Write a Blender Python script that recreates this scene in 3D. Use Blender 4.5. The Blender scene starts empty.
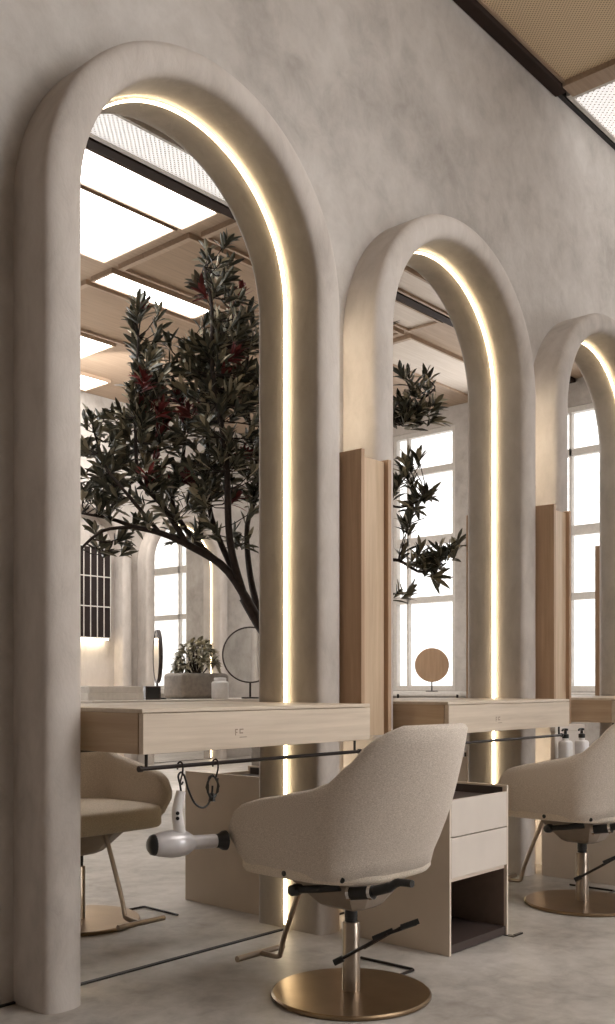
import bpy, bmesh, math, random
from mathutils import Vector, Matrix, Euler
random.seed(11)
PI = math.pi
scn = bpy.context.scene
col = scn.collection

# ------------------------------------------------------------------ materials
def mat(name):
    m = bpy.data.materials.new(name); m.use_nodes = True
    nt = m.node_tree
    b = nt.nodes.get('Principled BSDF')
    return m, nt, b

def N(nt, typ, **kw):
    n = nt.nodes.new(typ)
    for k, v in kw.items():
        if k in n.inputs.keys(): n.inputs[k].default_value = v
        else: setattr(n, k, v)
    return n

def ramp(nt, fac, stops):
    r = nt.nodes.new('ShaderNodeValToRGB')
    e = r.color_ramp.elements
    while len(e) < len(stops): e.new(0.5)
    for i, (p, c) in enumerate(stops):
        e[i].position = p; e[i].color = (*c, 1)
    nt.links.new(fac, r.inputs['Fac'])
    return r.outputs['Color']

def srgb(r, g, b):
    f = lambda c: (c/255/12.92) if c/255 <= .04045 else ((c/255+.055)/1.055)**2.4
    return (f(r), f(g), f(b))

def simple(name, c, rough=.5, metal=0., spec=None, var=.06, scale=30., bump=0.):
    """a base colour broken up a little by noise"""
    m, nt, b = mat(name)
    tc = N(nt, 'ShaderNodeTexCoord')
    no = N(nt, 'ShaderNodeTexNoise', Scale=scale, Detail=3.)
    nt.links.new(tc.outputs['Object'], no.inputs['Vector'])
    c0 = tuple(max(0, x*(1-var)) for x in c); c1 = tuple(min(1, x*(1+var)) for x in c)
    nt.links.new(ramp(nt, no.outputs['Fac'], [(.3, c0), (.7, c1)]), b.inputs['Base Color'])
    b.inputs['Roughness'].default_value = rough
    b.inputs['Metallic'].default_value = metal
    if spec is not None: b.inputs['Specular IOR Level'].default_value = spec
    if bump:
        bp = N(nt, 'ShaderNodeBump', Strength=bump, Distance=.002)
        nt.links.new(no.outputs['Fac'], bp.inputs['Height'])
        nt.links.new(bp.outputs['Normal'], b.inputs['Normal'])
    return m

def plaster(name, c_dark, c_mid, c_light, big=1.1, bump=.25, stretch=(1, 1, 1), rough=.75):
    m, nt, b = mat(name)
    ge = N(nt, 'ShaderNodeNewGeometry')
    mp = N(nt, 'ShaderNodeMapping'); mp.inputs['Scale'].default_value = stretch
    nt.links.new(ge.outputs['Position'], mp.inputs['Vector'])
    n1 = N(nt, 'ShaderNodeTexNoise', Scale=big, Detail=8., Roughness=.6, Distortion=.25)
    n2 = N(nt, 'ShaderNodeTexNoise', Scale=big*7, Detail=6., Roughness=.65, Distortion=.35)
    nt.links.new(mp.outputs['Vector'], n1.inputs['Vector']); nt.links.new(mp.outputs['Vector'], n2.inputs['Vector'])
    mx = N(nt, 'ShaderNodeMath', operation='MULTIPLY_ADD'); mx.inputs[1].default_value = .38
    nt.links.new(n2.outputs['Fac'], mx.inputs[0])
    ml = N(nt, 'ShaderNodeMath', operation='MULTIPLY'); ml.inputs[1].default_value = .62
    nt.links.new(n1.outputs['Fac'], ml.inputs[0]); nt.links.new(ml.outputs[0], mx.inputs[2])
    nt.links.new(ramp(nt, mx.outputs[0], [(.34, c_dark), (.5, c_mid), (.66, c_light)]), b.inputs['Base Color'])
    b.inputs['Roughness'].default_value = rough
    b.inputs['Specular IOR Level'].default_value = .3
    bp = N(nt, 'ShaderNodeBump', Strength=bump, Distance=.02)
    nt.links.new(n2.outputs['Fac'], bp.inputs['Height']); nt.links.new(bp.outputs['Normal'], b.inputs['Normal'])
    return m

def wood(name, c0, c1, axis='Z', rough=.5):
    m, nt, b = mat(name)
    ge = N(nt, 'ShaderNodeNewGeometry')
    mp = N(nt, 'ShaderNodeMapping')
    s = {'X': (1.2, 26, 26), 'Y': (26, 1.2, 26), 'Z': (26, 26, 1.2)}[axis]
    mp.inputs['Scale'].default_value = s
    nt.links.new(ge.outputs['Position'], mp.inputs['Vector'])
    n1 = N(nt, 'ShaderNodeTexNoise', Scale=1.6, Detail=7., Roughness=.65, Distortion=.4)
    nt.links.new(mp.outputs['Vector'], n1.inputs['Vector'])
    nt.links.new(ramp(nt, n1.outputs['Fac'], [(.32, c0), (.68, c1)]), b.inputs['Base Color'])
    b.inputs['Roughness'].default_value = rough
    b.inputs['Specular IOR Level'].default_value = .35
    bp = N(nt, 'ShaderNodeBump', Strength=.08, Distance=.002)
    nt.links.new(n1.outputs['Fac'], bp.inputs['Height']); nt.links.new(bp.outputs['Normal'], b.inputs['Normal'])
    return m

def fabric(name, c0, c1):
    m, nt, b = mat(name)
    tc = N(nt, 'ShaderNodeTexCoord')
    mp = N(nt, 'ShaderNodeMapping'); mp.inputs['Scale'].default_value = (190, 190, 520)
    nt.links.new(tc.outputs['Object'], mp.inputs['Vector'])
    n1 = N(nt, 'ShaderNodeTexNoise', Scale=1., Detail=2., Roughness=.7)
    nt.links.new(mp.outputs['Vector'], n1.inputs['Vector'])
    nt.links.new(ramp(nt, n1.outputs['Fac'], [(.3, c0), (.7, c1)]), b.inputs['Base Color'])
    b.inputs['Roughness'].default_value = .95
    b.inputs['Specular IOR Level'].default_value = .1
    b.inputs['Sheen Weight'].default_value = .15
    bp = N(nt, 'ShaderNodeBump', Strength=.5, Distance=.003)
    nt.links.new(n1.outputs['Fac'], bp.inputs['Height']); nt.links.new(bp.outputs['Normal'], b.inputs['Normal'])
    return m

def glow(name, c, strength):
    m, nt, b = mat(name)
    b.inputs['Base Color'].default_value = (.8, .8, .8, 1)
    b.inputs['Emission Color'].default_value = (*c, 1)
    b.inputs['Emission Strength'].default_value = strength
    return m

def lattice(name, c0, c1, scale, emit=0., ecol=(1, 1, 1), thr=(.25, .5)):
    """woven panel: a fine grid of small dark gaps, lit from behind when emit > 0"""
    m, nt, b = mat(name)
    ge = N(nt, 'ShaderNodeNewGeometry')
    sx = N(nt, 'ShaderNodeSeparateXYZ'); nt.links.new(ge.outputs['Position'], sx.inputs[0])
    outs = []
    for ax in ('X', 'Y'):
        k = N(nt, 'ShaderNodeMath', operation='MULTIPLY'); k.inputs[1].default_value = scale
        nt.links.new(sx.outputs[ax], k.inputs[0])
        s = N(nt, 'ShaderNodeMath', operation='SINE'); nt.links.new(k.outputs[0], s.inputs[0])
        outs.append(s.outputs[0])
    mu = N(nt, 'ShaderNodeMath', operation='MULTIPLY')
    nt.links.new(outs[0], mu.inputs[0]); nt.links.new(outs[1], mu.inputs[1])
    ad = N(nt, 'ShaderNodeMath', operation='MULTIPLY_ADD'); ad.inputs[1].default_value = .5; ad.inputs[2].default_value = .5
    nt.links.new(mu.outputs[0], ad.inputs[0])
    c = ramp(nt, ad.outputs[0], [(thr[0], c0), (thr[1], c1)])
    nt.links.new(c, b.inputs['Base Color'])
    b.inputs['Roughness'].default_value = .6
    if emit:
        nt.links.new(c, b.inputs['Emission Color']); b.inputs['Emission Strength'].default_value = emit
    return m

M = {}
M['wall'] = plaster('wall_plaster', srgb(156, 149, 142), srgb(184, 177, 170), srgb(202, 196, 190), big=1.0, bump=.25)
M['arch'] = plaster('arch_plaster', srgb(168, 159, 151), srgb(191, 182, 174), srgb(205, 197, 190), big=1.6, bump=.25, stretch=(1, 1, .5))
M['floor'] = plaster('polished_concrete', srgb(140, 132, 124), srgb(176, 169, 161), srgb(200, 193, 187), big=1.5, bump=.04, rough=.42)
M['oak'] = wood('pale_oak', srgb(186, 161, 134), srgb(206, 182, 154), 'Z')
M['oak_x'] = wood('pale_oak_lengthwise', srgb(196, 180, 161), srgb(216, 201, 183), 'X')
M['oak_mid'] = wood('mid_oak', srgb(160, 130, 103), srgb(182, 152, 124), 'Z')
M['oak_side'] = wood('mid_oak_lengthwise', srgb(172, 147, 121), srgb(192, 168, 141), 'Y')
M['ceil_wood'] = wood('ceiling_wood', srgb(154, 132, 112), srgb(176, 153, 131), 'X')
M['ceil_board'] = wood('pale_ceiling_board', srgb(200, 186, 172), srgb(214, 202, 190), 'X')
M['ceil_brown'] = wood('brown_ceiling_board', srgb(138, 116, 95), srgb(158, 134, 111), 'X')
M['beam'] = simple('dark_bronze_beam', srgb(50, 37, 31), .7, 0., spec=.15)
M['gapblack'] = simple('shadow_gap_black', srgb(30, 26, 24), .6)
M['cream'] = simple('cream_lacquer', srgb(212, 202, 192), .45, var=.03, scale=8)
M['cream_side'] = simple('warm_beige_lacquer', srgb(216, 202, 186), .5, var=.04, scale=5)
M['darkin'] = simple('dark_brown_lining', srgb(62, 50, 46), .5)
M['fabric'] = fabric('woven_beige_fabric', srgb(182, 169, 155), srgb(224, 213, 201))
M['fabric_seat'] = fabric('woven_sand_fabric', srgb(194, 180, 163), srgb(236, 224, 208))
M['pan'] = simple('shaded_beige_metal', srgb(150, 136, 122), .45, .2)  # beige darkened to carry the shade under the seat
M['black'] = simple('black_plastic', srgb(22, 21, 21), .4)
M['blackmetal'] = simple('black_steel', srgb(48, 42, 40), .35, .6)
M['bronze'] = simple('bronze_tube', srgb(160, 147, 134), .3, .95)
M['brass'] = simple('brushed_brass', srgb(150, 128, 102), .3, 1., var=.08, scale=12)
M['chrome'] = simple('bright_chrome', srgb(205, 200, 196), .12, 1.)
M['white'] = simple('white_plastic', srgb(222, 218, 216), .35)
M['silver'] = simple('pale_silver_plastic', srgb(200, 196, 196), .3, .25)
M['stone'] = simple('grey_stone', srgb(140, 130, 120), .8, var=.15, bump=.4)
M['bark'] = simple('dark_bark', srgb(48, 38, 34), .9, var=.3, bump=.5)
M['led'] = glow('warm_light_strip', (1.0, .80, .50), 11.)
M['led_white'] = glow('soft_warm_white_strip', (1.0, .88, .68), 13.)
M['panel_white'] = glow('lit_ceiling_diffuser', (1.0, .975, .95), 8.)
M['panel_mesh'] = lattice('lit_woven_diffuser', srgb(126, 122, 118), srgb(255, 252, 250), 170., emit=.55, thr=(.1, .45))
M['panel_rattan'] = lattice('woven_rattan', srgb(150, 126, 98), srgb(226, 204, 170), 300., thr=(.1, .5))
m, nt, b = mat('daylight_through_blind')
ge = N(nt, 'ShaderNodeNewGeometry'); sx = N(nt, 'ShaderNodeSeparateXYZ'); nt.links.new(ge.outputs['Position'], sx.inputs[0])
k = N(nt, 'ShaderNodeMath', operation='MULTIPLY'); k.inputs[1].default_value = 42.; nt.links.new(sx.outputs['Z'], k.inputs[0])
sn = N(nt, 'ShaderNodeMath', operation='SINE'); nt.links.new(k.outputs[0], sn.inputs[0])
nt.links.new(ramp(nt, sn.outputs[0], [(0., (.74, .75, .77)), (.35, (.97, .985, 1.))]), b.inputs['Emission Color'])
b.inputs['Emission Strength'].default_value = 1.15
M['daylight'] = m
M['fill_glow'] = glow('added_fill_pane', (.97, .985, 1.0), 7.)  # invented daylight source, brightens the chairs and mirror wall
M['winframe'] = simple('grey_beige_window_frame', srgb(206, 200, 193), .5)
M['book'] = simple('off_white_card', srgb(226, 221, 215), .6)

m, nt, b = mat('mirror_silver')
b.inputs['Base Color'].default_value = (.93, .925, .91, 1); b.inputs['Metallic'].default_value = 1.; b.inputs['Roughness'].default_value = 0.
M['mirror'] = m

def leafmat(name, stops):
    m, nt, b = mat(name)
    ge = N(nt, 'ShaderNodeNewGeometry')
    nt.links.new(ramp(nt, ge.outputs['Random Per Island'], stops), b.inputs['Base Color'])
    b.inputs['Roughness'].default_value = .5
    b.inputs['Specular IOR Level'].default_value = .35
    return m
M['leaf'] = leafmat('dark_olive_leaf', [(0., srgb(52, 53, 46)), (.45, srgb(80, 79, 66)), (.78, srgb(118, 112, 94)), (1., srgb(186, 176, 152))])
M['leaf_red'] = leafmat('red_young_leaf', [(0., srgb(82, 34, 36)), (1., srgb(126, 56, 54))])
M['bush_leaf'] = leafmat('grey_green_leaf', [(0., srgb(96, 92, 72)), (.5, srgb(160, 152, 128)), (1., srgb(226, 220, 202))])

# ------------------------------------------------------------------ geometry helpers
def new_obj(name, bm, m, parent=None, smooth=False, loc=None, recalc=True):
    me = bpy.data.meshes.new(name)
    if recalc: bmesh.ops.recalc_face_normals(bm, faces=bm.faces[:])
    bm.to_mesh(me); bm.free()
    me.materials.append(m)
    if smooth:
        for p in me.polygons: p.use_smooth = True
    o = bpy.data.objects.new(name, me); col.objects.link(o)
    if parent: o.parent = parent
    if loc: o.location = loc
    return o

def smooth_angle(o, deg=40):
    me = o.data
    for p in me.polygons: p.use_smooth = True
    bm = bmesh.new(); bm.from_mesh(me)
    for e in bm.edges:
        if len(e.link_faces) == 2 and e.calc_face_angle(0) > math.radians(deg): e.smooth = False
    bm.to_mesh(me); bm.free()
    return o

def BM(): return bmesh.new()

def box(bm, x0, x1, y0, y1, z0, z1, bev=0., seg=2):
    r = bmesh.ops.create_cube(bm, size=1.)
    vs = r['verts']
    for v in vs:
        v.co = Vector(((x0+x1)/2+v.co.x*(x1-x0), (y0+y1)/2+v.co.y*(y1-y0), (z0+z1)/2+v.co.z*(z1-z0)))
    if bev:
        es = list({e for v in vs for e in v.link_edges})
        bmesh.ops.bevel(bm, geom=es, offset=bev, segments=seg, affect='EDGES', profile=.5)

def frame_axes(t, up=Vector((0, 0, 1))):
    t = t.normalized()
    if abs(t.dot(up)) > .95: up = Vector((1, 0, 0))
    a = t.cross(up).normalized(); b = a.cross(t).normalized()
    return a, b

def tube(bm, pts, rad, n=10, caps=True):
    pts = [Vector(p) for p in pts]
    rr = rad if isinstance(rad, (list, tuple)) else [rad]*len(pts)
    rings = []; prev = None
    for i, p in enumerate(pts):
        t = (pts[min(i+1, len(pts)-1)] - pts[max(i-1, 0)])
        if prev is None: a, bb = frame_axes(t)
        else:
            a = (prev - t.normalized()*prev.dot(t.normalized()))
            if a.length < 1e-5: a, _ = frame_axes(t)
            a.normalize(); bb = a.cross(t.normalized())
        prev = a
        rings.append([bm.verts.new(p + (a*math.cos(2*PI*k/n) + bb*math.sin(2*PI*k/n))*rr[i]) for k in range(n)])
    for r0, r1 in zip(rings, rings[1:]):
        for k in range(n): bm.faces.new((r0[k], r0[(k+1) % n], r1[(k+1) % n], r1[k]))
    if caps:
        bm.faces.new(rings[0][::-1]); bm.faces.new(rings[-1])

def smooth_path(pts, sub=5):
    P = [Vector(p) for p in pts]; out = []
    for i in range(len(P)-1):
        p0, p1, p2, p3 = P[max(i-1, 0)], P[i], P[i+1], P[min(i+2, len(P)-1)]
        for k in range(sub):
            t = k/sub
            out.append(.5*((2*p1)+(p2-p0)*t+(2*p0-5*p1+4*p2-p3)*t*t+(3*p1-p0-3*p2+p3)*t**3))
    out.append(P[-1]); return out

def lathe(bm, prof, n=32, axis=None, origin=(0, 0, 0)):
    """prof: list of (radius, height); axis: direction of height"""
    o = Vector(origin); ax = Vector(axis or (0, 0, 1)).normalized()
    a, bb = frame_axes(ax)
    rings = []
    for r, h in prof:
        if r < 1e-6: rings.append([bm.verts.new(o+ax*h)])
        else: rings.append([bm.verts.new(o+ax*h+(a*math.cos(2*PI*k/n)+bb*math.sin(2*PI*k/n))*r) for k in range(n)])
    for r0, r1 in zip(rings, rings[1:]):
        if len(r0) == 1 and len(r1) == 1: continue
        for k in range(n):
            if len(r0) == 1: bm.faces.new((r0[0], r1[(k+1) % n], r1[k]))
            elif len(r1) == 1: bm.faces.new((r0[k], r0[(k+1) % n], r1[0]))
            else: bm.faces.new((r0[k], r0[(k+1) % n], r1[(k+1) % n], r1[k]))
    if len(rings[0]) > 1: bm.faces.new(rings[0][::-1])
    if len(rings[-1]) > 1: bm.faces.new(rings[-1])

def thing(name, label, cat, loc=(0, 0, 0), rz=0., group=None):
    o = bpy.data.objects.new(name, None); col.objects.link(o)
    o.location = loc; o.rotation_euler = (0, 0, rz); o.empty_display_size = .1
    return tag(o, label, cat, group)

def tag(o, label, cat, group=None):
    o['label'] = label; o['category'] = cat
    if group: o['group'] = group
    return o

def struct(name, bm, m, smooth=False):
    o = new_obj(name, bm, m, smooth=smooth); o['kind'] = 'structure'; return o

def dup(root, loc, rz=None, label=None, group=None):
    r = root.copy(); col.objects.link(r); r.location = loc
    if rz is not None: r.rotation_euler = (0, 0, rz)
    if label: r['label'] = label
    if group: r['group'] = group
    for ch in list(root.children):
        c = ch.copy(); col.objects.link(c); c.parent = r
        for g in list(ch.children):
            d = g.copy(); col.objects.link(d); d.parent = c
    return r

# ------------------------------------------------------------------ the room
WY = 2.75          # mirror-side wall
BY = -4.35         # opposite wall
EX = 10.5          # far end wall
FX = -3.0          # end wall behind the camera
CZ = 4.48          # ceiling underside
PER = 1.632        # spacing of the styling stations

bm = BM(); box(bm, FX-.2, EX+.2, BY-.2, WY+.2, -.12, 0); struct('floor', bm, M['floor'])
bm = BM(); box(bm, FX-.2, EX+.2, BY-.2, WY+.2, CZ+.03, CZ+.15); struct('ceiling', bm, M['ceil_wood'])
bm = BM(); box(bm, FX-.2, EX+.2, WY, WY+.2, 0, CZ+.03); struct('wall_left', bm, M['wall'])
SW = [(3.6, 5.55, .7, 4.1)]                         # unseen window added to the opposite wall as fill light (x0, x1, z0, z1)
bm = BM()
xs = sorted([FX-.2, EX+.2]+[v for w in SW for v in w[:2]])
for a, c in zip(xs, xs[1:]):
    w = [w for w in SW if abs(w[0]-a) < 1e-6]
    if w: box(bm, a, c, BY-.2, BY, 0, w[0][2]); box(bm, a, c, BY-.2, BY, w[0][3], CZ+.03)
    else: box(bm, a, c, BY-.2, BY, 0, CZ+.03)
struct('wall_right', bm, M['wall'])
for i, (a, c, z0, z1) in enumerate(SW):
    bm = BM(); t = .06
    for (p, q, r, s_) in ((a, a+t, z0, z1), (c-t, c, z0, z1), (a+t, c-t, z1-t, z1), (a+t, c-t, z0, z0+t)):
        box(bm, p, q, BY-.11, BY-.03, r, s_)
    for zz in (z0+1.1, z0+2.3): box(bm, a+t, c-t, BY-.1, BY-.035, zz-.04, zz+.04)
    box(bm, (a+c)/2-.03, (a+c)/2+.03, BY-.1, BY-.035, z0+t, z1-t)
    f = struct('window_%d' % (i+4), bm, M['winframe'])  # frame of the added window round its glowing fill pane
    bm = BM(); box(bm, a+.002, c-.002, BY-.13, BY-.115, z0+.002, z1-.002)
    new_obj('window_pane', bm, M['fill_glow'], f)
bm = BM(); box(bm, FX-.2, FX, BY, WY, 0, CZ+.03); struct('wall_front', bm, M['wall'])

# far end wall with its window openings (y0, y1, z0, z1)
WINS = [(-2.32, -1.33, .93, 4.28), (-.02, .95, .93, 4.2), (-3.95, -2.8, .93, 4.28)]
bm = BM()
ys = sorted([BY, WY] + [v for w in WINS for v in w[:2]])
for a, c in zip(ys, ys[1:]):
    w = [w for w in WINS if abs(w[0]-a) < 1e-6 and abs(w[1]-c) < 1e-6]
    if w:
        box(bm, EX, EX+.2, a, c, 0, w[0][2]); box(bm, EX, EX+.2, a, c, w[0][3], CZ+.03)
    else: box(bm, EX, EX+.2, a, c, 0, CZ+.03)
struct('wall_back', bm, M['wall'])
for i, (a, c, z0, z1) in enumerate(WINS):
    bm = BM(); t = .06
    for (p, q, r, s) in ((a, a+t, z0, z1), (c-t, c, z0, z1), (a+t, c-t, z1-t, z1), (a+t, c-t, z0, z0+t)):
        box(bm, EX+.03, EX+.11, p, q, r, s)
    for zz, h in ((z1-.52, .08), (z1-1.42, .11), (z1-2.18, .08)):
        box(bm, EX+.035, EX+.1, a+t, c-t, zz-h/2, zz+h/2)
    box(bm, EX+.035, EX+.1, a+.22, a+.25, z0+t, z1-t)
    f = struct('window_%d' % (i+1), bm, M['winframe'])
    bm = BM(); box(bm, EX+.115, EX+.13, a+.002, c-.002, z0+.002, z1-.002)
    g = new_obj('window_pane', bm, M['daylight'], f)
bm = BM(); box(bm, EX-.16, EX, -4.2, 1.4, .86, .91, .006); struct('trim_1', bm, M['winframe'])   # window sill ledge

# black shadow-gap skirting along the mirror wall
bm = BM(); box(bm, FX, EX, WY-.012, WY-.0005, 0, .006); struct('baseboard_left', bm, M['gapblack'])
# dark cornice beam at the mirror wall, then the ceiling beams
bm = BM(); box(bm, FX, 5.3, WY-.075, WY-.0005, CZ-.035, CZ+.03, .008); struct('trim_2', bm, M['beam'])
bm = BM(); box(bm, 5.3, EX, WY-.026, WY-.0005, CZ-.015, CZ+.03); struct('trim_3', bm, M['gapblack'])
bm = BM(); box(bm, FX, EX, .205, .30, CZ-.014, CZ+.03, .004); struct('trim_4', bm, M['beam'])

# ceiling panels: x0, x1, y0, y1, kind, label
PX = [
 (2.2, 5.235, .70, 2.672, 'panel_rattan', 'woven rattan ceiling panel in a beige frame along the dark cornice beam'),
 (5.37, 8.0, .70, 2.715, 'panel_mesh', 'white speckled ceiling panel beyond the woven rattan panel'),
 (2.4, 5.08, .32, .655, 'panel_mesh', 'narrow lit mesh ceiling panel next to the dark ceiling beam'),
 (2.4, 5.02, -.22, .195, 'panel_white', 'bright white ceiling light panel just behind the dark beam'),
 (2.4, 4.99, -1.15, -.255, 'panel_white', 'largest bright white ceiling light panel over the potted tree'),
 (5.12, 6.3, -1.53, -1.24, 'panel_white', 'slim bright white ceiling light strip between two wood coffers'),
 (5.1, 6.28, -3.28, -2.69, 'panel_white', 'bright white ceiling light panel near the opposite wall'),
 (3.6, 7.0, -4.2, -3.72, 'panel_white', 'long white ceiling light panel along the opposite wall'),
 (-2.6, 2.1, -1.15, .1, 'panel_wood', 'beige wooden ceiling coffer at the near end of the room'),
 (-2.6, 2.0, .75, 2.5, 'panel_rattan', 'woven rattan ceiling panel at the near end of the room'),
 (8.15, 10.3, .7, 2.7, 'panel_mesh', 'white speckled ceiling panel at the far end of the room'),
 (5.18, 8.0, .32, .64, 'panel_wood', 'narrow beige ceiling panel beyond the mesh panel'),
 (5.18, 6.62, -.2, .19, 'panel_brown', 'brown wooden ceiling coffer behind the dark beam'),
 (6.7, 7.95, -.2, .19, 'panel_wood', 'pale beige ceiling coffer behind the dark beam, farther along'),
 (5.12, 6.62, -1.15, -.27, 'panel_brown', 'large brown wooden ceiling coffer beside the biggest white light panel'),
 (6.7, 7.95, -1.15, -.27, 'panel_wood', 'large pale beige ceiling coffer past the brown one'),
 (8.06, 10.3, -.95, -.27, 'panel_wood', 'beige wooden ceiling coffer before the end windows'),
 (5.12, 7.95, -2.6, -1.6, 'panel_brown', 'wide brown wooden ceiling coffer beyond the slim light strip'),
]
for (x0, x1, y0, y1, kind, lab) in PX:
    cx, cy = (x0+x1)/2, (y0+y1)/2
    t = thing('ceiling_panel', lab, 'ceiling panel', (cx, cy, CZ), group='ceiling panels')
    w, d = (x1-x0)/2, (y1-y0)/2
    fw = {'panel_rattan': .03, 'panel_white': .024}.get(kind, .05)
    lo = -.012
    bm = BM()
    right = fw if kind != 'panel_rattan' else -.13
    box(bm, -w, -w+fw, -d, d, lo, .03); box(bm, min(w-right, w), max(w-right, w), -d, d, lo-.02 if right < 0 else lo, .03)
    box(bm, -w+fw, w-max(right, 0), -d, -d+fw*.5, lo, .03); box(bm, -w+fw, w-max(right, 0), d-fw*.5, d, lo, .03)
    if kind in ('panel_wood', 'panel_brown'):
        new_obj('frame', bm, M['ceil_wood'], t)
        bm = BM(); box(bm, -w+fw, w-fw, -d+fw*.5, d-fw*.5, .012, .029); new_obj('board', bm, M['ceil_board' if kind == 'panel_wood' else 'ceil_brown'], t)
    else:
        new_obj('frame', bm, M['ceil_wood'] if kind == 'panel_white' or kind == 'panel_rattan' else M['winframe'], t)
        bm = BM(); box(bm, -w+fw, w-max(right, 0), -d+fw*.5, d-fw*.5, .0, .025)
        new_obj('diffuser' if kind != 'panel_rattan' else 'woven_infill', bm, M[kind], t)

# ------------------------------------------------------------------ arched mirrors
RI, TH, PR, SPR = .566, .135, .192, 2.542     # inner radius, frame thickness, projection, springing height
def arch_frame_bm():
    bm = BM(); r = TH/2
    q = .036                                    # depth of the rounded front edge
    sg = lambda v, e: math.copysign(abs(v)**e, v)
    prof = [(0, 0)] + [(0, (PR-q)*k/4) for k in (1, 2, 3)] + [(0, PR-q-.012)]
    prof += [(r-r*sg(math.cos(a), .9), PR-q+q*math.sin(a)**.9) for a in [PI*k/14 for k in range(15)]]
    prof += [(TH, PR-q-.012)] + [(TH, (PR-q)*k/4) for k in (3, 2, 1)] + [(TH, 0)]
    path = []                                   # centre point, outward direction
    for k in range(9): path.append((Vector((-RI, 0, SPR*k/8)), Vector((-1, 0, 0))))
    for k in range(1, 40):
        a = PI - PI*k/40
        path.append((Vector((RI*math.cos(a), 0, SPR+RI*math.sin(a))), Vector((math.cos(a), 0, math.sin(a)))))
    for k in range(9): path.append((Vector((RI, 0, SPR*(1-k/8))), Vector((1, 0, 0))))
    rings = [[bm.verts.new(p + nrm*n*(1-.17*max(0, nrm.z)) + Vector((0, -d, 0))) for n, d in prof] for p, nrm in path]
    L = len(prof)
    for r0, r1 in zip(rings, rings[1:]):
        for k in range(L): bm.faces.new((r0[k], r0[(k+1) % L], r1[(k+1) % L], r1[k]))
    bm.faces.new(rings[0]); bm.faces.new(rings[-1][::-1])
    return bm
def arch_outline(R, z0=0.):
    pts = [(-R, z0), (R, z0)]
    pts += [(R*math.cos(PI*k/48), SPR+R*math.sin(PI*k/48)) for k in range(49)]
    return pts
def arched_mirror(label, loc, rz=0., group='arched mirrors along the plaster wall'):
    t = thing('arched_mirror', label, 'mirror', loc, rz, group)
    f = new_obj('plaster_surround', arch_frame_bm(), M['arch'], t); smooth_angle(f, 50)
    f['label'] = 'rounded grey beige plaster surround'
    bm = BM(); vs0 = [bm.verts.new((x, -.004, z)) for x, z in arch_outline(RI-.002, .005)]
    vs1 = [bm.verts.new((x, -.0005, z)) for x, z in arch_outline(RI-.002, .005)]
    bm.faces.new(vs0); bm.faces.new(vs1[::-1])
    for k in range(len(vs0)):
        j = (k+1) % len(vs0); bm.faces.new((vs0[k], vs1[k], vs1[j], vs0[j]))
    new_obj('mirror_glass', bm, M['mirror'], t)
    # light strip: thin ribbon running round the reveal in front of the glass
    bm = BM(); R1, R0, d0, d1 = RI-.010, RI-.0155, -.005, -.0105
    def line(R): return [(-R, 0.02)] + [(-R, SPR*k/6) for k in range(1, 7)] + [(R*math.cos(PI-PI*k/48), SPR+R*math.sin(PI-PI*k/48)) for k in range(1, 48)] + [(R, SPR*(6-k)/6) for k in range(0, 6)] + [(R, .02)]
    a0, a1 = line(R0), line(R1)
    rings = [[bm.verts.new((p[0], d0, p[1])), bm.verts.new((p[0], d1, p[1])), bm.verts.new((q[0], d1, q[1])), bm.verts.new((q[0], d0, q[1]))] for p, q in zip(a0, a1)]
    for r0, r1 in zip(rings, rings[1:]):
        for k in range(4): bm.faces.new((r0[k], r0[(k+1) % 4], r1[(k+1) % 4], r1[k]))
    bm.faces.new(rings[0]); bm.faces.new(rings[-1][::-1])
    l = new_obj('light_strip', bm, M['led'], t); l['label'] = 'glowing warm white light strip'
    bm = BM(); box(bm, -RI+.003, RI-.003, -.008, -.0045, 0, .005); new_obj('bottom_rail', bm, M['gapblack'], t)
    return t
AX = 2.412
ARCH_LABELS = ['tall arched mirror nearest the camera, reflecting the potted tree and lit ceiling',
               'middle arched mirror between two oak dividers, behind the second wall desk',
               'farthest arched mirror, cut by the right edge of the photo']
for i in range(3): arched_mirror(ARCH_LABELS[i], (AX+i*PER, WY, 0))
# the same row faces it across the room
arched_mirror('arched mirror on the opposite wall seen behind the round table mirrors', (8.586, BY+.002, 0), PI, 'arches on the opposite wall')

# ------------------------------------------------------------------ oak dividers between the arches
def divider(label, loc):
    t = thing('oak_divider', label, 'divider', loc, 0, 'oak dividers between the arched mirrors')
    z0, z1, yf, yb = -.138, 1.0265, -.275, -.0008
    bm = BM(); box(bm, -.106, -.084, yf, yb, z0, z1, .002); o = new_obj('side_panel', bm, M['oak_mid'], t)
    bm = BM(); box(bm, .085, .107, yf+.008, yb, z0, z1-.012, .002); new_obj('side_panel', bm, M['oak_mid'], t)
    bm = BM(); box(bm, -.084, .085, -.246, -.228, z0, z1-.02, .002); new_obj('back_panel', bm, M['oak'], t)
    bm = BM(); box(bm, -.1125, -.1065, -.045, -.02, -.905, 1.68); l = new_obj('light_strip', bm, M['led_white'], t)
    l['label'] = 'vertical warm light strip hidden behind the oak panels'
    return t
DIV = ['oak divider between the first and second arched mirrors', 'oak divider between the second and third arched mirrors',
       'oak divider beyond the third arched mirror']
for i in range(3): divider(DIV[i], (3.229+i*PER, WY, .929))

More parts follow.
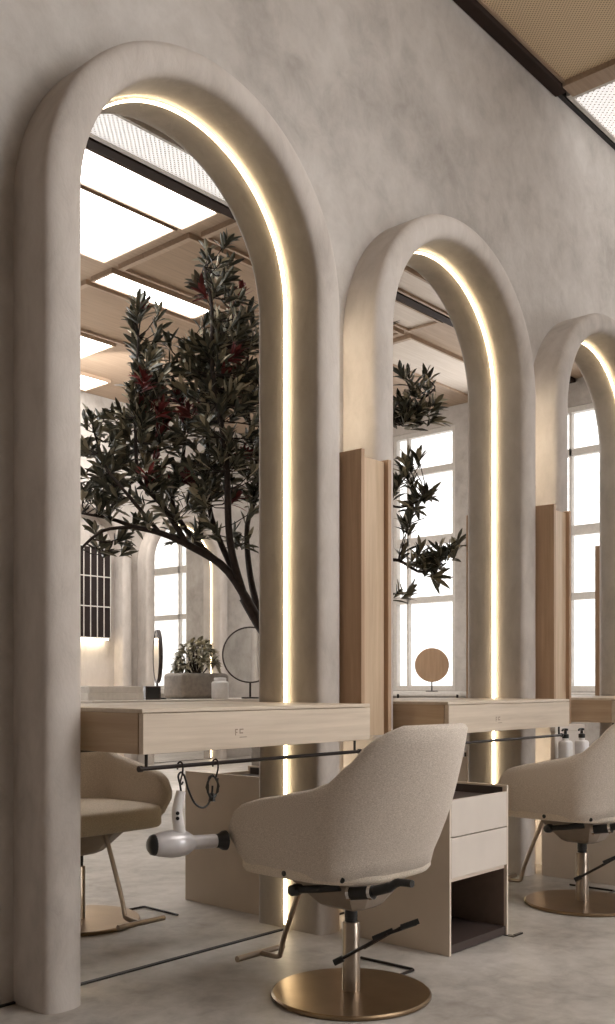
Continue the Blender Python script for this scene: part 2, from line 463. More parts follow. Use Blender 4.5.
# ------------------------------------------------------------------ wall desks
def desk(label, loc):
    t = thing('wall_desk', label, 'desk', loc, 0, 'oak wall desks under the arched mirrors')
    w, D, h = .553, .443, .136
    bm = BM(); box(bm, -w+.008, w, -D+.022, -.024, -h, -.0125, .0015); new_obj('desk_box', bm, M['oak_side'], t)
    bm = BM(); box(bm, -w+.008, w, -D+.001, -.024, -.012, 0, .0015); new_obj('tabletop', bm, M['oak_x'], t)
    bm = BM(); box(bm, -w+.011, w-.001, -D, -D+.0205, -h, -.0145, .0015); d = new_obj('drawer_front', bm, M['oak_x'], t)
    # small engraved mark on the drawer front
    bm = BM(); yk = -D-.0006
    for (x0, x1, z0, z1) in ((-.162, -.158, -.093, -.072), (-.158, -.15, -.076, -.072), (-.158, -.152, -.085, -.082), (-.142, -.138, -.088, -.072), (-.138, -.124, -.076, -.072), (-.138, -.126, -.088, -.084), (-.142, -.108, -.101, -.0985)):
        box(bm, x0, x1, yk, yk+.0004, z0, z1)
    k = new_obj('engraved_mark', bm, M['mark'], d)
    # hanging rail with three brackets
    zr, yr = -.181, -.415
    bm = BM(); tube(bm, [(-w+.022, yr, zr), (w-.03, yr, zr)], .0065, 12)
    for s in (-w+.022, w-.03): tube(bm, [(s-.006, yr, zr), (s+.006, yr, zr)], .0095, 12)
    r = smooth_angle(new_obj('hanging_rail', bm, M['blackmetal'], t))
    for xx in (-w+.045, w-.06):
        bm = BM(); tube(bm, [(xx, yr, zr+.004), (xx, yr, -h-.0005)], .005, 8); smooth_angle(new_obj('bracket', bm, M['blackmetal'], r))
    return t
M['mark'] = simple('engraved_shadow', srgb(150, 132, 116), .7)
DESK = ['oak wall desk under the nearest arched mirror with a hair dryer hanging from its rail', 'oak wall desk under the middle arched mirror, behind the drawer cart',
        'oak wall desk at the right edge under the farthest arched mirror']
for i in range(3): desk(DESK[i], (AX+i*PER, WY, .929))

# ------------------------------------------------------------------ drawer carts
def cart(label, loc):
    t = thing('drawer_cart', label, 'drawer cart', loc, 0, 'drawer carts beside the salon chairs')
    w, d, h, s = .2115, .501, .60, .011
    bm = BM()                                    # origin: front left bottom corner
    box(bm, 0, s, 0, d, 0, h, .0015); box(bm, 2*w-s, 2*w, 0, d, 0, h, .0015)
    box(bm, s, 2*w-s, d-s, d, 0, h, .0015); box(bm, s, 2*w-s, .012, d-s, .268, .282)
    new_obj('carcass', bm, M['cream_side'], t)
    bm = BM(); box(bm, s+.0005, 2*w-s-.0005, .02, d-s-.0005, .54, .56)
    box(bm, s+.0005, s+.004, .02, d-s-.0005, .56, .592); box(bm, 2*w-s-.004, 2*w-s-.0005, .02, d-s-.0005, .56, .592)
    new_obj('tray', bm, M['darkin'], t)
    for z0, z1 in ((.437, .575), (.284, .433)):
        bm = BM(); box(bm, s+.001, 2*w-s-.001, .0, .012, z0, z1, .0015)
        dr = new_obj('drawer', bm, M['cream'], t)
    bm = BM(); box(bm, s+.0005, 2*w-s-.0005, .006, d-s-.0005, .004, .036); new_obj('base_shelf', bm, M['darkin'], t)
    bm = BM(); box(bm, s+.0003, s+.003, .013, d-s-.001, .037, .267); box(bm, 2*w-s-.003, 2*w-s-.0003, .013, d-s-.001, .037, .267)
    box(bm, s+.003, 2*w-s-.003, d-s-.004, d-s-.0005, .037, .267)
    new_obj('inner_lining', bm, M['lining'], t)
    bm = BM(); box(bm, 2*w, 2*w+.055, -.035, -.023, .0, .006); box(bm, 2*w-.02, 2*w+.004, -.035, .02, .0, .003)
    new_obj('foot_plate', bm, M['blackmetal'], t)
    return t
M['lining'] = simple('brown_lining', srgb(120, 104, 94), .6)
cart('cream drawer cart with open dark lower shelf beside the nearest salon chair', (3.066, 2.016, 0))
cart('cream drawer cart carrying soap bottles behind the second salon chair', (3.066+PER, 2.016, 0))

# things on the second cart
def bottle(label, loc):
    t = thing('pump_bottle', label, 'bottle', loc, 0., 'pump bottles on the second drawer cart')
    bm = BM(); box(bm, -.032, .032, -.03, .03, 0, .15, .014, 3)
    lathe(bm, [(.016, .148), (.016, .162)], 14); smooth_angle(new_obj('bottle_body', bm, M['white'], t), 40)
    bm = BM(); lathe(bm, [(.0175, .162), (.0175, .182), (.008, .186), (.007, .2), (.014, .202), (.014, .212), (.003, .214)], 14)
    tube(bm, [(0, 0, .208), (-.03, .0, .208), (-.036, 0, .202)], .005, 8)
    smooth_angle(new_obj('pump', bm, M['black'], t))
    bm = BM(); box(bm, -.022, .022, -.0306, -.0302, .05, .105); new_obj('paper_label', bm, M['book'], t)
    return t
bottle('white pump bottle with black pump, left of the pair on the far cart', (4.746, 2.405, .5605))
bottle('white pump bottle with black pump, right of the pair on the far cart', (4.845, 2.362, .5605))
t = thing('storage_box', 'plain cream storage box behind the two pump bottles', 'box', (4.93, 2.485, .5605))
bm = BM(); box(bm, -.17, .17, -.013, .013, 0, .19, .003); new_obj('box_body', bm, M['cream'], t)
bm = BM(); box(bm, -.173, .173, -.0155, .0155, .1905, .225, .003); new_obj('lid', bm, M['cream'], t)

# ------------------------------------------------------------------ salon chairs
def lerp_tab(tab, x):
    if x <= tab[0][0]: return tab[0][1]
    for (a, p), (c, q) in zip(tab, tab[1:]):
        if x <= c:
            u = (x-a)/(c-a); u = u*u*(3-2*u)*.35+u*.65
            return p+(q-p)*u
    return tab[-1][1]
TOP = [(-.42, .886), (-.335, .882), (-.30, .862), (-.25, .826), (-.21, .775), (-.136, .712), (-.04, .683), (.12, .652), (.22, .628), (.28, .61)]
BOT = [(-.42, .430), (-.3, .420), (-.2, .416), (.1, .420), (.22, .434), (.28, .455)]
SHY = -.08
def plan(n):
    """parameters round the shell, evenly spaced: (side x sign or angle) from left arm front round the back to the right arm front"""
    pts = [('s', -1, .275-.355*k/8) for k in range(8)]
    pts += [('c', PI*k/24, 0) for k in range(25)]
    pts += [('s', 1, SHY+.355*k/8) for k in range(1, 9)]
    def at(q, a, b):
        if q[0] == 's': return Vector((q[1]*a, q[2], 0))
        return Vector((-math.cos(q[1])*a, SHY-math.sin(q[1])*b, 0))
    P = [at(q, .28, .317) for q in pts]
    d = [0]
    for p, q in zip(P, P[1:]): d.append(d[-1]+(q-p).length)
    out = []
    for i in range(n):
        s = d[-1]*i/(n-1)
        k = max(j for j in range(len(d)) if d[j] <= s+1e-9); k = min(k, len(P)-2)
        u = (s-d[k])/(d[k+1]-d[k])
        f = lambda a, b, k=k, u=u: at(pts[k], a, b).lerp(at(pts[k+1], a, b), u)
        out.append((f, s, d[-1]))
    return out
def shell_bm():
    bm = BM(); n = 65
    pl = plan(n); rings = []
    NV = 10
    TP = [f(.28, .317) for f, s, L in pl]
    for i, (f, s, Ltot) in enumerate(pl):
        p = TP[i]
        q0 = TP[max(i-1, 0)]; q1 = TP[min(i+1, n-1)]
        tn = (q1-q0).normalized(); out = Vector((tn.y, -tn.x, 0))     # outward
        if out.dot(p) < 0: out = -out
        zt, zb = lerp_tab(TOP, p.y), lerp_tab(BOT, p.y)
        endd = min(s, Ltot-s); er = .085
        g = 1. if endd > er else max(0.0, 1-((er-endd)/er)**2.5)**(1/2.5)
        g = max(g, .3)
        zm = zb+.45*(zt-zb); zt2 = zm+(zt-zm)*g; zb2 = zm+(zb-zm)*g
        th = .05*(.35+.65*g)
        loop = []
        def pt(v, off):
            z = zb2+(zt2-zb2)*v
            w = max(0, (z-.45)/.43)
            b = .155+.245*w-.083*w*w
            a = .272+.015*w-.007*w*w
            a += .008*math.sin(PI*max(0, min(1, (z-.43)/.3)))
            tuck = -.012*(1-v)**5
            return f(a, b) + out*(tuck-off) + Vector((0, 0, z))
        for k in range(NV): loop.append(pt(k/(NV-1)*.965, 0.))           # outer face, up
        loop.append(pt(.992, th*.2)); loop.append(pt(1.0, th*.5)); loop.append(pt(.99, th*.8))
        for k in range(NV): loop.append(pt(.96*(1-k/(NV-1)), th))         # inner face, down
        loop.append(pt(-.015, th*.5))
        rings.append([bm.verts.new(c) for c in loop])
    L = len(rings[0])
    for r0, r1 in zip(rings, rings[1:]):
        for k in range(L): bm.faces.new((r0[k], r0[(k+1) % L], r1[(k+1) % L], r1[k]))
    bm.faces.new(rings[0]); bm.faces.new(rings[-1][::-1])
    return bm
def seat_bm(scale, z0, z1, yfront, r):
    bm = BM(); out = []
    m = 56
    for k in range(m):
        a = 2*PI*k/m; e = 2/6. if math.sin(a) > 0 else 2/2.7
        c, s = math.cos(a), math.sin(a)
        x = .264*scale*math.copysign(abs(c)**e, c)
        y = (yfront if s > 0 else .218*scale)*math.copysign(abs(s)**e, s)
        out.append((x, y))
    prof = [(-.10, 0.), (-.03, .0), (-r*.3, r*.1), (0, r*.5), (0, (z1-z0)-r*.7), (-r*.25, (z1-z0)-r*.2), (-r*.8, (z1-z0)), (-.1, z1-z0+.008)]
    rings = []
    for off, h in prof:
        ring = []
        for x, y in out:
            L = math.hypot(x, y); g = (L+off)/L
            ring.append(bm.verts.new((x*g, y*g, z0+h)))
        rings.append(ring)
    for r0, r1 in zip(rings, rings[1:]):
        for k in range(m): bm.faces.new((r0[k], r0[(k+1) % m], r1[(k+1) % m], r1[k]))
    bm.faces.new(rings[0][::-1]); bm.faces.new(rings[-1])
    return bm
def make_chair(label, loc):
    t = thing('salon_chair', label, 'chair', loc, 0, 'fabric salon chairs at the styling stations')
    sh = new_obj('backrest_shell', shell_bm(), M['fabric'], t, True)
    sh['label'] = 'woven beige wraparound back and arms'
    st = new_obj('seat_cushion', seat_bm(1., .402, .495, .291, .03), M['fabric_seat'], t, True)
    for x, y in ((-.262, .05), (-.226, -.15)):
        bm = BM(); lathe(bm, [(.0, -.004), (.008, -.002), (.009, .004), (0, .006)], 10, (x, y*.3, 0), (x, y, .423)); smooth_angle(new_obj('bolt', bm, M['black'], st))
    # tapered seat pan
    bm = BM(); rings = []
    for z, x0, y0, y1 in ((.4015, .17, -.15, .15), (.385, .165, -.145, .145), (.30, .085, -.09, .075), (.288, .06, -.07, .055)):
        rings.append([bm.verts.new(c+Vector((0, 0, z))) for c in [Vector((sx*x0*(1 if abs(yy) < .9 else .7), (y1 if yy > 0 else -y0)*yy*1., 0)) for sx, yy in ((-1, -.8), (-.7, -1), (.7, -1), (1, -.8), (1, .8), (.7, 1), (-.7, 1), (-1, .8))]])
    for r0, r1 in zip(rings, rings[1:]):
        for k in range(8): bm.faces.new((r0[k], r0[(k+1) % 8], r1[(k+1) % 8], r1[k]))
    bm.faces.new(rings[0]); bm.faces.new(rings[-1][::-1])
    new_obj('seat_pan', bm, M['pan'], t)
    # column
    bm = BM(); lathe(bm, [(.029, .017), (.029, .235), (.027, .238)], 28); c = smooth_angle(new_obj('column', bm, M['bronze'], t))
    bm = BM(); lathe(bm, [(.020, .238), (.020, .252), (.021, .253), (.021, .2885)], 24); smooth_angle(new_obj('collar', bm, M['black'], c))
    bm = BM(); lathe(bm, [(.0, .0), (.252, .0), (.257, .004), (.258, .011), (.252, .0155), (.06, .0175), (.0, .0175)], 72); smooth_angle(new_obj('base_disc', bm, M['brass'], t), 30)
    # footrest: bent tube down from the pan and a cross bar
    bm = BM(); tube(bm, smooth_path([(0, .185, .39), (.0, .20, .36), (.0, .29, .15), (.0, .31, .085), (.0, .325, .066), (.0, .40, .062)], 6), .0095, 10)
    tube(bm, smooth_path([(.12, .412, .062), (0, .412, .062), (-.11, .412, .062)], 3), .011, 10)
    smooth_angle(new_obj('footrest', bm, M['bronze'], t))
    # tilt lever (paddle) on the left side and the recline lever at the back
    bm = BM(); lathe(bm, [(0, -.026), (.017, -.02), (.02, 0), (.017, .02), (0, .026)], 16, (1, 0, 0), (-.20, .06, .362))
    tube(bm, [(-.2, .06, .362), (-.19, -.03, .376), (-.165, -.09, .388)], [.012, .0125, .016], 10)
    smooth_angle(new_obj('lever', bm, M['black'], t))
    bm = BM(); tube(bm, [(-.17, -.13, .372), (-.16, -.215, .386)], .02, 14)
    tube(bm, smooth_path([(-.16, -.21, .388), (-.155, -.27, .408), (-.155, -.30, .425), (-.16, -.355, .43)], 5), [.016]*6+[.013]*5+[.011]*5, 10)
    lv = smooth_angle(new_obj('lever', bm, M['black'], t))
    for y0 in (-.13, -.203):
        bm = BM(); tube(bm, [(-.17+(-.13-y0)*.118, y0, .372+(-.13-y0)*.165), (-.17+(-.13-y0)*.118+.001, y0-.011, .374+(-.13-y0)*.165)], .0225, 16); smooth_angle(new_obj('ring', bm, M['chrome'], lv))
    # foot pump pedal
    bm = BM(); tube(bm, [(-.095, -.02, .132), (-.04, -.12, .20), (-.02, -.16, .228)], .0055, 8); tube(bm, [(-.02, -.16, .228), (.03, -.235, .262)], .0055, 8)
    tube(bm, [(.03, -.03, .15), (.02, -.12, .205), (.0, -.2, .252)], .004, 8)
    pd = smooth_angle(new_obj('foot_pedal', bm, M['blackmetal'], t))
    for p, q, r in (((-.1, -.012, .127), (-.084, -.036, .142), .0105), ((-.04, -.12, .209), (-.006, -.172, .238), .0085), ((.0, -.198, .25), (.036, -.24, .27), .009)):
        bm = BM(); tube(bm, [p, q], r, 10); smooth_angle(new_obj('rubber_pad', bm, M['black'], pd))
    # bent floor bar
    bm = BM(); tube(bm, [(.255, .0, .006), (.345, .0, .006), (.352, .008, .006), (.347, .235, .006)], .005, 8); smooth_angle(new_obj('floor_bar', bm, M['blackmetal'], t))
    return t
chair = make_chair('beige fabric salon chair on a brass disc base in front of the nearest desk', (2.478, 2.006, 0))
dup(chair, (4.20, 2.046, 0), 0., 'beige fabric salon chair at the right edge, beyond the drawer cart')

# ------------------------------------------------------------------ hair dryer, its cord and the hooks it hangs by
def hook(label, x, y, z):
    bm = BM()
    pts = [(0, .0105*math.cos(a), .0105*math.sin(a)) for a in [PI*(-.25)+PI*1.25*k/10 for k in range(11)]]
    pts = [(0, .0125, -.012)]+pts[0:0]+[(0, .0122*math.cos(a), .0122*math.sin(a)) for a in [PI*k/10 for k in range(11)]]
    pts += [(0, -.0115, -.02), (0, -.004, -.04), (.0, -.001, -.05), (.006, 0, -.058), (.012, 0, -.05)]
    tube(bm, smooth_path(pts, 3), .0028, 8)
    o = smooth_angle(new_obj('rail_hook', bm, M['blackmetal'])); o.location = (x, y, z)
    return tag(o, label, 'hook', 'hooks on the desk rail')
RY, RZ = WY-.415, .929-.181
hook('black hook on the desk rail holding up the hair dryer', 2.039, RY, RZ)
hook('black hook on the desk rail holding the coiled cord', 2.189, RY, RZ)
t = thing('hair_dryer', 'white hair dryer with black nozzle hanging upside down from the desk rail', 'hair dryer', (2.053, RY+.0, .506))
dv = Vector((.95, -.3, -.02)).normalized()
bm = BM(); lathe(bm, [(.022, -.106), (.031, -.102), (.037, -.085), (.0425, -.045), (.0425, -.018), (.037, .01), (.027, .026), (.0225, .033), (.0225, .108), (.021, .111)], 28, dv)
body = smooth_angle(new_obj('barrel', bm, M['silver'], t), 50)
bm = BM(); lathe(bm, [(0, -.12), (.018, -.118), (.030, -.109), (.033, -.1), (.0325, -.092)], 24, dv); smooth_angle(new_obj('rear_grille', bm, M['black'], t))
bm = BM(); lathe(bm, [(.019, .106), (.022, .112), (.023, .122), (.031, .135), (.032, .146), (.018, .148), (0, .142)], 24, dv); smooth_angle(new_obj('nozzle', bm, M['black'], t))
bm = BM(); hp = smooth_path([(-.015, .0, .03), (-.022, .0, .066), (-.026, .0, .10), (-.019, 0, .133), (-.010, 0, .162)], 4)
tube(bm, hp, [.019-.004*k/(len(hp)-1) for k in range(len(hp))], 14)
hd = smooth_angle(new_obj('handle', bm, M['white'], t))
for zz in (.082, .098):
    bm = BM(); lathe(bm, [(.0, 0), (.006, .001), (.006, .006), (0, .007)], 10, (-.66, -.75, 0), (-.035, -.012, zz)); smooth_angle(new_obj('button', bm, M['black'], hd))
bm = BM(); loop = [(-.010, 0, .160), (-.015, 0, .185), (-.022, 0, .21), (-.012, -.0, .222), (.0, 0, .214), (.008, 0, .198), (.02, 0, .165), (.045, -.0, .122), (.075, 0, .104), (.098, 0, .108), (.113, 0, .125), (.121, 0, .15), (.123, 0, .17)]
tube(bm, smooth_path(loop, 5), .0033, 8)
# the coil: three loops on the second hook
coil = []
for k in range(37):
    a = PI/2+2*PI*k/12
    coil.append((.120+.0225*math.cos(a)*(1+.1*math.sin(k)), .004*math.sin(k*1.7)-.004, .187-.033+.036*math.sin(a)*(1+.06*math.cos(k*1.3))+.013))
tube(bm, coil, .0028, 6); cd = smooth_angle(new_obj('power_cord', bm, M['black'], t))
bm = BM(); tube(bm, [(.122, 0, .146), (.120, 0, .12)], [.007, .012], 10); smooth_angle(new_obj('plug', bm, M['black'], cd))

# ------------------------------------------------------------------ the middle of the room (seen in the mirrors)
# side table under the planter and the round mirrors
t = thing('side_table', 'long low-profile table carrying planter and round mirrors in the reflection', 'table', (5.42, -.62, 0))
bm = BM(); box(bm, -1.15, 1.15, -.32, .28, .855, .885, .004); new_obj('tabletop', bm, M['cream'], t)
for sx in (-1.05, 1.1):
    for sy in (-.27, .23):
        bm = BM(); tube(bm, [(sx, sy, .0), (sx, sy, .855)], .014, 8); smooth_angle(new_obj('leg', bm, M['blackmetal'], t))
TZ = .8855
def round_mirror(label, loc, rz, r=.215, back='darkin', zc=.36):
    t = thing('round_mirror', label, 'table mirror', loc, rz, 'round table mirrors')
    bm = BM(); lathe(bm, [(0, 0), (.075, 0), (.075, .012), (0, .014)], 24); smooth_angle(new_obj('foot', bm, M['blackmetal'], t))
    bm = BM(); tube(bm, [(0, 0, .01), (0, 0, zc-r+.01)], .009, 10); smooth_angle(new_obj('stem', bm, M['blackmetal'], t))
    bm = BM(); lathe(bm, [(0, -.02), (r-.006, -.02), (r, -.014), (r, .012), (r-.012, .012), (r-.012, .004), (0, .004)], 56, (0, 1, 0), (0, 0, zc)); smooth_angle(new_obj('rim', bm, M[back], t), 30)
    bm = BM(); lathe(bm, [(0, .0045), (r-.0125, .0045), (r-.0125, .008), (0, .008)], 56, (0, 1, 0), (0, 0, zc)); smooth_angle(new_obj('mirror_glass', bm, M['mirror'], t), 30)
    return t
round_mirror('round table mirror seen nearly edge-on, left of the bush in the reflection', (5.146, -.68, TZ), math.radians(123), zc=.345)
round_mirror('round table mirror seen face-on, right of the bush in the reflection', (5.945, -.42, TZ), math.radians(50), .24, zc=.37)
t = thing('console_table', 'slim console table below the end wall window', 'table', (9.9, -1.35, 0))
bm = BM(); box(bm, -.2, .2, -.6, .6, .89, .92, .004); new_obj('tabletop', bm, M['winframe'], t)
for sx in (-.17, .17):
    for sy in (-.55, .55):
        bm = BM(); tube(bm, [(sx, sy, 0), (sx, sy, .89)], .014, 8); smooth_angle(new_obj('leg', bm, M['blackmetal'], t))
round_mirror('round beige-backed mirror standing before the end wall window', (9.9, -1.272, .9205), math.radians(235), .205, 'oak_mid', zc=.32)

t = thing('stone_planter', 'grey stone planter with a small leafy bush in the reflection', 'planter', (5.68, -.80, TZ), 0.)
bm = BM(); box(bm, -.27, .27, -.13, .13, 0, .215, .035, 4); smooth_angle(new_obj('planter_box', bm, M['stone'], t), 60)
def leaf(bm, base, d, up, L, W, droop=.25):
    d = d.normalized(); s = d.cross(up)
    if s.length < 1e-4: s = d.cross(Vector((1, 0, .1)))
    s.normalize(); n = s.cross(d)
    c = []
    for k, wd in ((0, .12), (.3, .8), (.6, 1.), (.85, .55), (1., .04)):
        p = base + d*L*k - Vector((0, 0, droop*L*k*k))
        c.append((bm.verts.new(p + s*W*.5*wd + n*W*.16*wd), bm.verts.new(p), bm.verts.new(p - s*W*.5*wd + n*W*.16*wd)))
    for a, q in zip(c, c[1:]):
        bm.faces.new((a[0], a[1], q[1], q[0])); bm.faces.new((a[1], a[2], q[2], q[1]))
def rnd_dir():
    z = random.uniform(-1, 1); a = random.uniform(0, 2*PI); r = math.sqrt(1-z*z)
    return Vector((r*math.cos(a), r*math.sin(a), z))
bm = BM()
stems = BM()
for k in range(85):
    v = rnd_dir(); v.z = abs(v.z)
    c = Vector((v.x*.2, v.y*.11, .24+v.z*.25))*1.0
    if k % 3 == 0: tube(stems, [(v.x*.05, v.y*.04, .2), (v.x*.15, v.y*.1, .3), c], .004, 5)
    for j in range(6):
        w = (rnd_dir()+v*.8); leaf(bm, c, w, Vector((0, 0, 1)), random.uniform(.055, .085), .03)
bush = new_obj('bush_foliage', bm, M['bush_leaf'], t); new_obj('stem', stems, M['bark'], t)
t = thing('white_jar', 'white lidded jar standing in front of the stone planter', 'jar', (5.67, -.5, TZ))
bm = BM(); lathe(bm, [(0, 0), (.066, 0), (.072, .008), (.072, .13), (.066, .142), (.05, .146)], 28); smooth_angle(new_obj('jar_body', bm, M['white'], t), 50)
bm = BM(); lathe(bm, [(.052, .1465), (.052, .17), (.046, .176), (0, .178)], 28); smooth_angle(new_obj('lid', bm, M['white'], t), 50)
t = thing('dark_box', 'small dark cube with a pale front beside the round mirror', 'box', (4.985, -.55, TZ), .5)
bm = BM(); box(bm, -.06, .06, -.05, .05, 0, .105, .006); new_obj('box_body', bm, M['darkin'], t)
bm = BM(); box(bm, -.048, .048, .0505, .053, .012, .093); new_obj('front_panel', bm, M['black'], t)
for k, (w, h, z, lab) in enumerate(((.26, .055, 0, 'white flat box at the bottom of the stack'), (.25, .05, .0556, 'white flat box on top of the stack'))):
    bm = BM(); box(bm, -w, w, -.14, .14, 0, h, .004); o = new_obj('flat_box', bm, M['book']); o.location = (4.62, -.66, TZ+z)
    tag(o, lab, 'box', 'white flat boxes on the side table')

# dark gridded display cabinet in an arch on the opposite wall
t = thing('display_cabinet', 'arched niche on the opposite wall with dark gridded cabinet above a lit counter', 'cabinet', (6.954, BY+.002, 0), PI)
f = smooth_angle(new_obj('plaster_surround', arch_frame_bm(), M['arch'], t), 50)
bm = BM(); vs = [bm.verts.new((x, -.003, z)) for x, z in arch_outline(RI, .0)]; bm.faces.new(vs); new_obj('niche_back', bm, M['arch'], t)
M['cab'] = simple('dark_cabinet_front', srgb(44, 36, 34), .8, spec=.2)
bm = BM(); box(bm, -.42, .555, -.12, -.004, 1.56, 2.66); cb = new_obj('dark_cabinet', bm, M['cab'], t)
bm = BM()
for k in range(11): box(bm, -.42+k*.0975-.005, -.42+k*.0975+.005, -.128, -.1205, 1.56, 2.66)
for zz in (1.567, 1.94, 2.3, 2.653): box(bm, -.42, .555, -.129, -.1285, zz-.007, zz+.007)
new_obj('grid', bm, M['winframe'], cb)
bm = BM(); box(bm, -.41, .55, -.1, -.02, 1.545, 1.5595); new_obj('light_strip', bm, M['led_white'], t)
bm = BM(); box(bm, -.5655, .5655, -.2, -.004, .0, .93, .004); new_obj('counter', bm, M['oak_x'], t)

# ------------------------------------------------------------------ potted tree
TE = Vector((.663, .749, 0)); TF = Vector((.749, -.663, 0))
def tp(a, z, d=0.): return TE*a + TF*d + Vector((0, 0, z))
BRANCH = [
 ('trunk', [(.22, .60, 0), (.18, .96, .0), (.07, 1.18, .0), (-.09, 1.4, 0), (-.22, 1.62, 0)], .052, .04),
 ('trunk', [(.20, .60, .03), (.25, 1.0, .05), (.3, 1.5, .08), (.42, 2.1, .1)], .045, .028),
 ('branch', [(-.09, 1.4, 0), (-.33, 1.8, -.05), (-.61, 1.98, -.1), (-.8, 2.06, -.12), (-.97, 2.1, -.12), (-1.14, 2.16, -.1), (-1.36, 2.21, -.05)], .034, .008),
 ('branch', [(-.97, 2.1, -.12), (-1.19, 2.07, -.15), (-1.36, 1.91, -.2), (-1.45, 1.8, -.2)], .014, .006),
 ('branch', [(-.2, 1.6, 0), (-.42, 2.08, .1), (-.49, 2.36, .15), (-.5, 2.75, .2), (-.53, 3.11, .2)], .026, .01),
 ('branch', [(-.61, 1.98, -.1), (-.78, 2.25, -.15), (-.93, 2.41, -.15), (-.97, 2.64, -.1), (-.98, 3.05, -.05), (-.97, 3.47, 0)], .022, .007),
 ('branch', [(-.36, 1.82, -.05), (-.64, 2.11, .1), (-.76, 2.36, .2), (-.69, 2.64, .25), (-.67, 2.97, .2), (-.72, 3.38, .15)], .024, .008),
 ('branch', [(-.22, 1.62, 0), (-.31, 2.0, -.15), (-.33, 2.58, -.25), (-.42, 3.13, -.25), (-.43, 3.6, -.2), (-.49, 3.9, -.15)], .03, .008),
 ('branch', [(-.09, 1.4, 0), (-.19, 1.8, .2), (-.22, 2.19, .35), (-.14, 2.52, .4), (-.22, 3.05, .4), (-.31, 3.6, .3)], .028, .008),
 ('branch', [(-.8, 2.06, -.12), (-1.0, 2.3, -.2), (-1.16, 2.5, -.2), (-1.25, 2.75, -.15)], .016, .006),
 ('branch', [(.0, 1.32, 0), (.18, 1.89, -.2), (.39, 2.45, -.3), (.5, 3.02, -.25), (.46, 3.52, -.2)], .03, .01),
 ('branch', [(.3, 1.5, .08), (.5, 1.72, .05), (.82, 1.89, 0), (1.06, 1.80, 0), (1.28, 1.99, 0)], .02, .005),
 ('branch', [(.32, 2.17, .1), (.67, 2.31, .05), (.89, 2.26, 0), (1.06, 2.33, 0)], .014, .005),
 ('branch', [(.42, 2.1, .1), (.5, 2.5, .1), (.67, 2.81, .05), (.89, 2.9, 0), (1.13, 3.1, 0)], .018, .006),
]
t = thing('potted_tree', 'tall multi-stemmed tree with dark olive and red leaves, seen in the mirrors', 'tree', (5.09, .68, 0))
bm = BM(); box(bm, -.27, .27, -.27, .27, 0, .62, .03, 3); smooth_angle(new_obj('planter_box', bm, M['stone'], t), 60)
bpy_off = tp(.2, 0, 0)
t.children[0].location = bpy_off
nodes = []
for kind, pts, r0, r1 in BRANCH:
    P = smooth_path([tp(*p) for p in pts], 5)
    bm = BM(); tube(bm, P, [r0+(r1-r0)*k/(len(P)-1) for k in range(len(P))], 8)
    o = new_obj(kind, bm, M['bark'], t, True)
    if kind == 'branch': nodes += P[3:]
# leaf whorls: (a0, a1, z0, z1, depth, count, red share)
BLOB = [
 (-.62, .1, 2.35, 3.45, .4, 185, .02), (-.55, -.15, 3.3, 4.08, .22, 44, .18), (-.6, -.2, 2.9, 3.6, .3, 44, .1),
 (-1.04, -.76, 2.75, 3.70, .18, 46, .06), (-.95, -.6, 2.4, 3.3, .3, 60, .12), (-1.36, -.95, 2.3, 2.95, .2, 50, 0),
 (-1.36, -1.0, 1.95, 2.35, .2, 16, 0), (-.95, -.3, 2.05, 2.45, .3, 26, 0), (-.6, -.1, 1.9, 2.3, .3, 6, 0),
 (.1, .75, 2.2, 3.6, .45, 46, .1), (.82, 1.16, 2.86, 3.22, .12, 26, 0), (.84, 1.04, 2.14, 2.62, .1, 15, 0), (1.14, 1.3, 1.92, 2.05, .06, 5, 0), (.88, 1.16, 1.66, 1.98, .1, 13, 0),
 (1.05, 1.12, 2.33, 2.42, .04, 2, 0),
]
green, red, twig = BM(), BM(), BM()
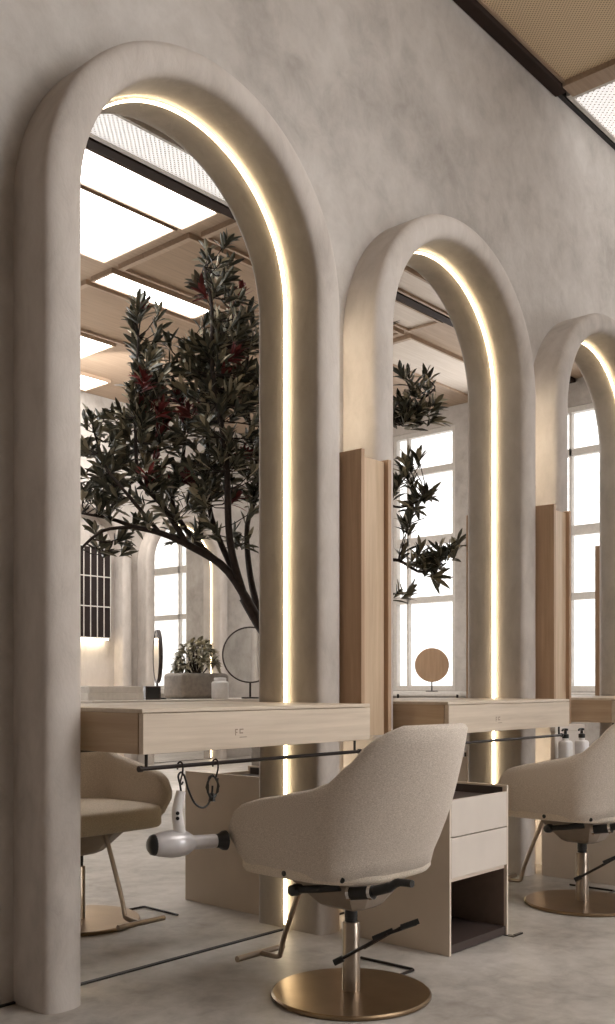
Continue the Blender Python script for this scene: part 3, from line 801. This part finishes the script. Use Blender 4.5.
for a0, a1, z0, z1, dd, cnt, rs in BLOB:
    for k in range(cnt):
        c = tp(random.uniform(a0, a1), random.uniform(z0, z1), random.uniform(-dd, dd))
        near = min(nodes, key=lambda p: (p-c).length + (.5 if p.z > c.z else 0))
        ax = (c-near)
        mid = (near+c)/2 + Vector((random.uniform(-.03, .03), random.uniform(-.03, .03), -.03))
        tube(twig, [near, mid, c], [.005, .004, .003], 5, False)
        ax = (ax.normalized() + Vector((0, 0, .9))).normalized() if ax.length > .01 else Vector((0, 0, 1))
        s1, s2 = frame_axes(ax)
        tgt = red if random.random() < rs else green
        n = random.randint(9, 13)
        for j in range(n):
            ph = 2*PI*j*.382*1.0 + random.uniform(-.3, .3); op = random.uniform(.3, 1.15)
            d = ax*math.cos(op) + (s1*math.cos(ph)+s2*math.sin(ph))*math.sin(op)
            leaf(tgt, c-ax*random.uniform(0, .09), d, ax, random.uniform(.095, .155), random.uniform(.026, .038), random.uniform(.02, .25))
new_obj('twigs', twig, M['bark'], t)['kind'] = 'stuff'
new_obj('foliage', green, M['leaf'], t)
o = new_obj('young_leaves', red, M['leaf_red'], t); o['label'] = 'dark red young leaves'

# ------------------------------------------------------------------ light
def area(name, loc, rot, sx, sy, power, c):
    l = bpy.data.lights.new(name, 'AREA'); l.shape = 'RECTANGLE'; l.size = sx; l.size_y = sy; l.energy = power; l.color = c
    o = bpy.data.objects.new(name, l); col.objects.link(o); o.location = loc; o.rotation_euler = rot
    return o
def aim(loc, tgt): return (Vector(tgt)-Vector(loc)).to_track_quat('-Z', 'Y').to_euler()
area('added_wall_fill', (6.0, -2.9, 4.15), aim((6.0, -2.9, 4.15), (7.6, -4.35, 2.2)), 1.1, .5, 60, (1, .97, .94))  # lamp added to brighten the opposite wall in the reflection
area('end_window_light', (EX-.02, -.2, 2.6), aim((EX, -.2, 2.6), (4, .6, 1.6)), .2, 3., 90, (.97, .985, 1))
W = scn.world or bpy.data.worlds.new('World'); scn.world = W
W.use_nodes = True
bg = W.node_tree.nodes.get('Background') or W.node_tree.nodes.new('ShaderNodeBackground')
bg.inputs['Color'].default_value = (.9, .95, 1, 1); bg.inputs['Strength'].default_value = .6

# ------------------------------------------------------------------ camera
cam = bpy.data.cameras.new('camera'); co = bpy.data.objects.new('camera', cam); col.objects.link(co)
F = 987.0
cam.sensor_fit = 'VERTICAL'; cam.sensor_height = 36.; cam.lens = F/1024*36.
fw = Vector((.7487, .6629, 0))
co.location = (0, 0, 1.0)
co.rotation_euler = fw.to_track_quat('-Z', 'Y').to_euler()
cam.shift_y = (685-512)/1024
cam.clip_start = .05
scn.camera = co
scn.view_settings.view_transform = 'Standard'
scn.view_settings.look = 'None'
scn.view_settings.exposure = .32
scn.cycles.max_bounces = 10
scn.cycles.diffuse_bounces = 5
scn.cycles.glossy_bounces = 6
scn.cycles.caustics_reflective = False
scn.cycles.sample_clamp_indirect = 6.
scn.cycles.use_denoising = True
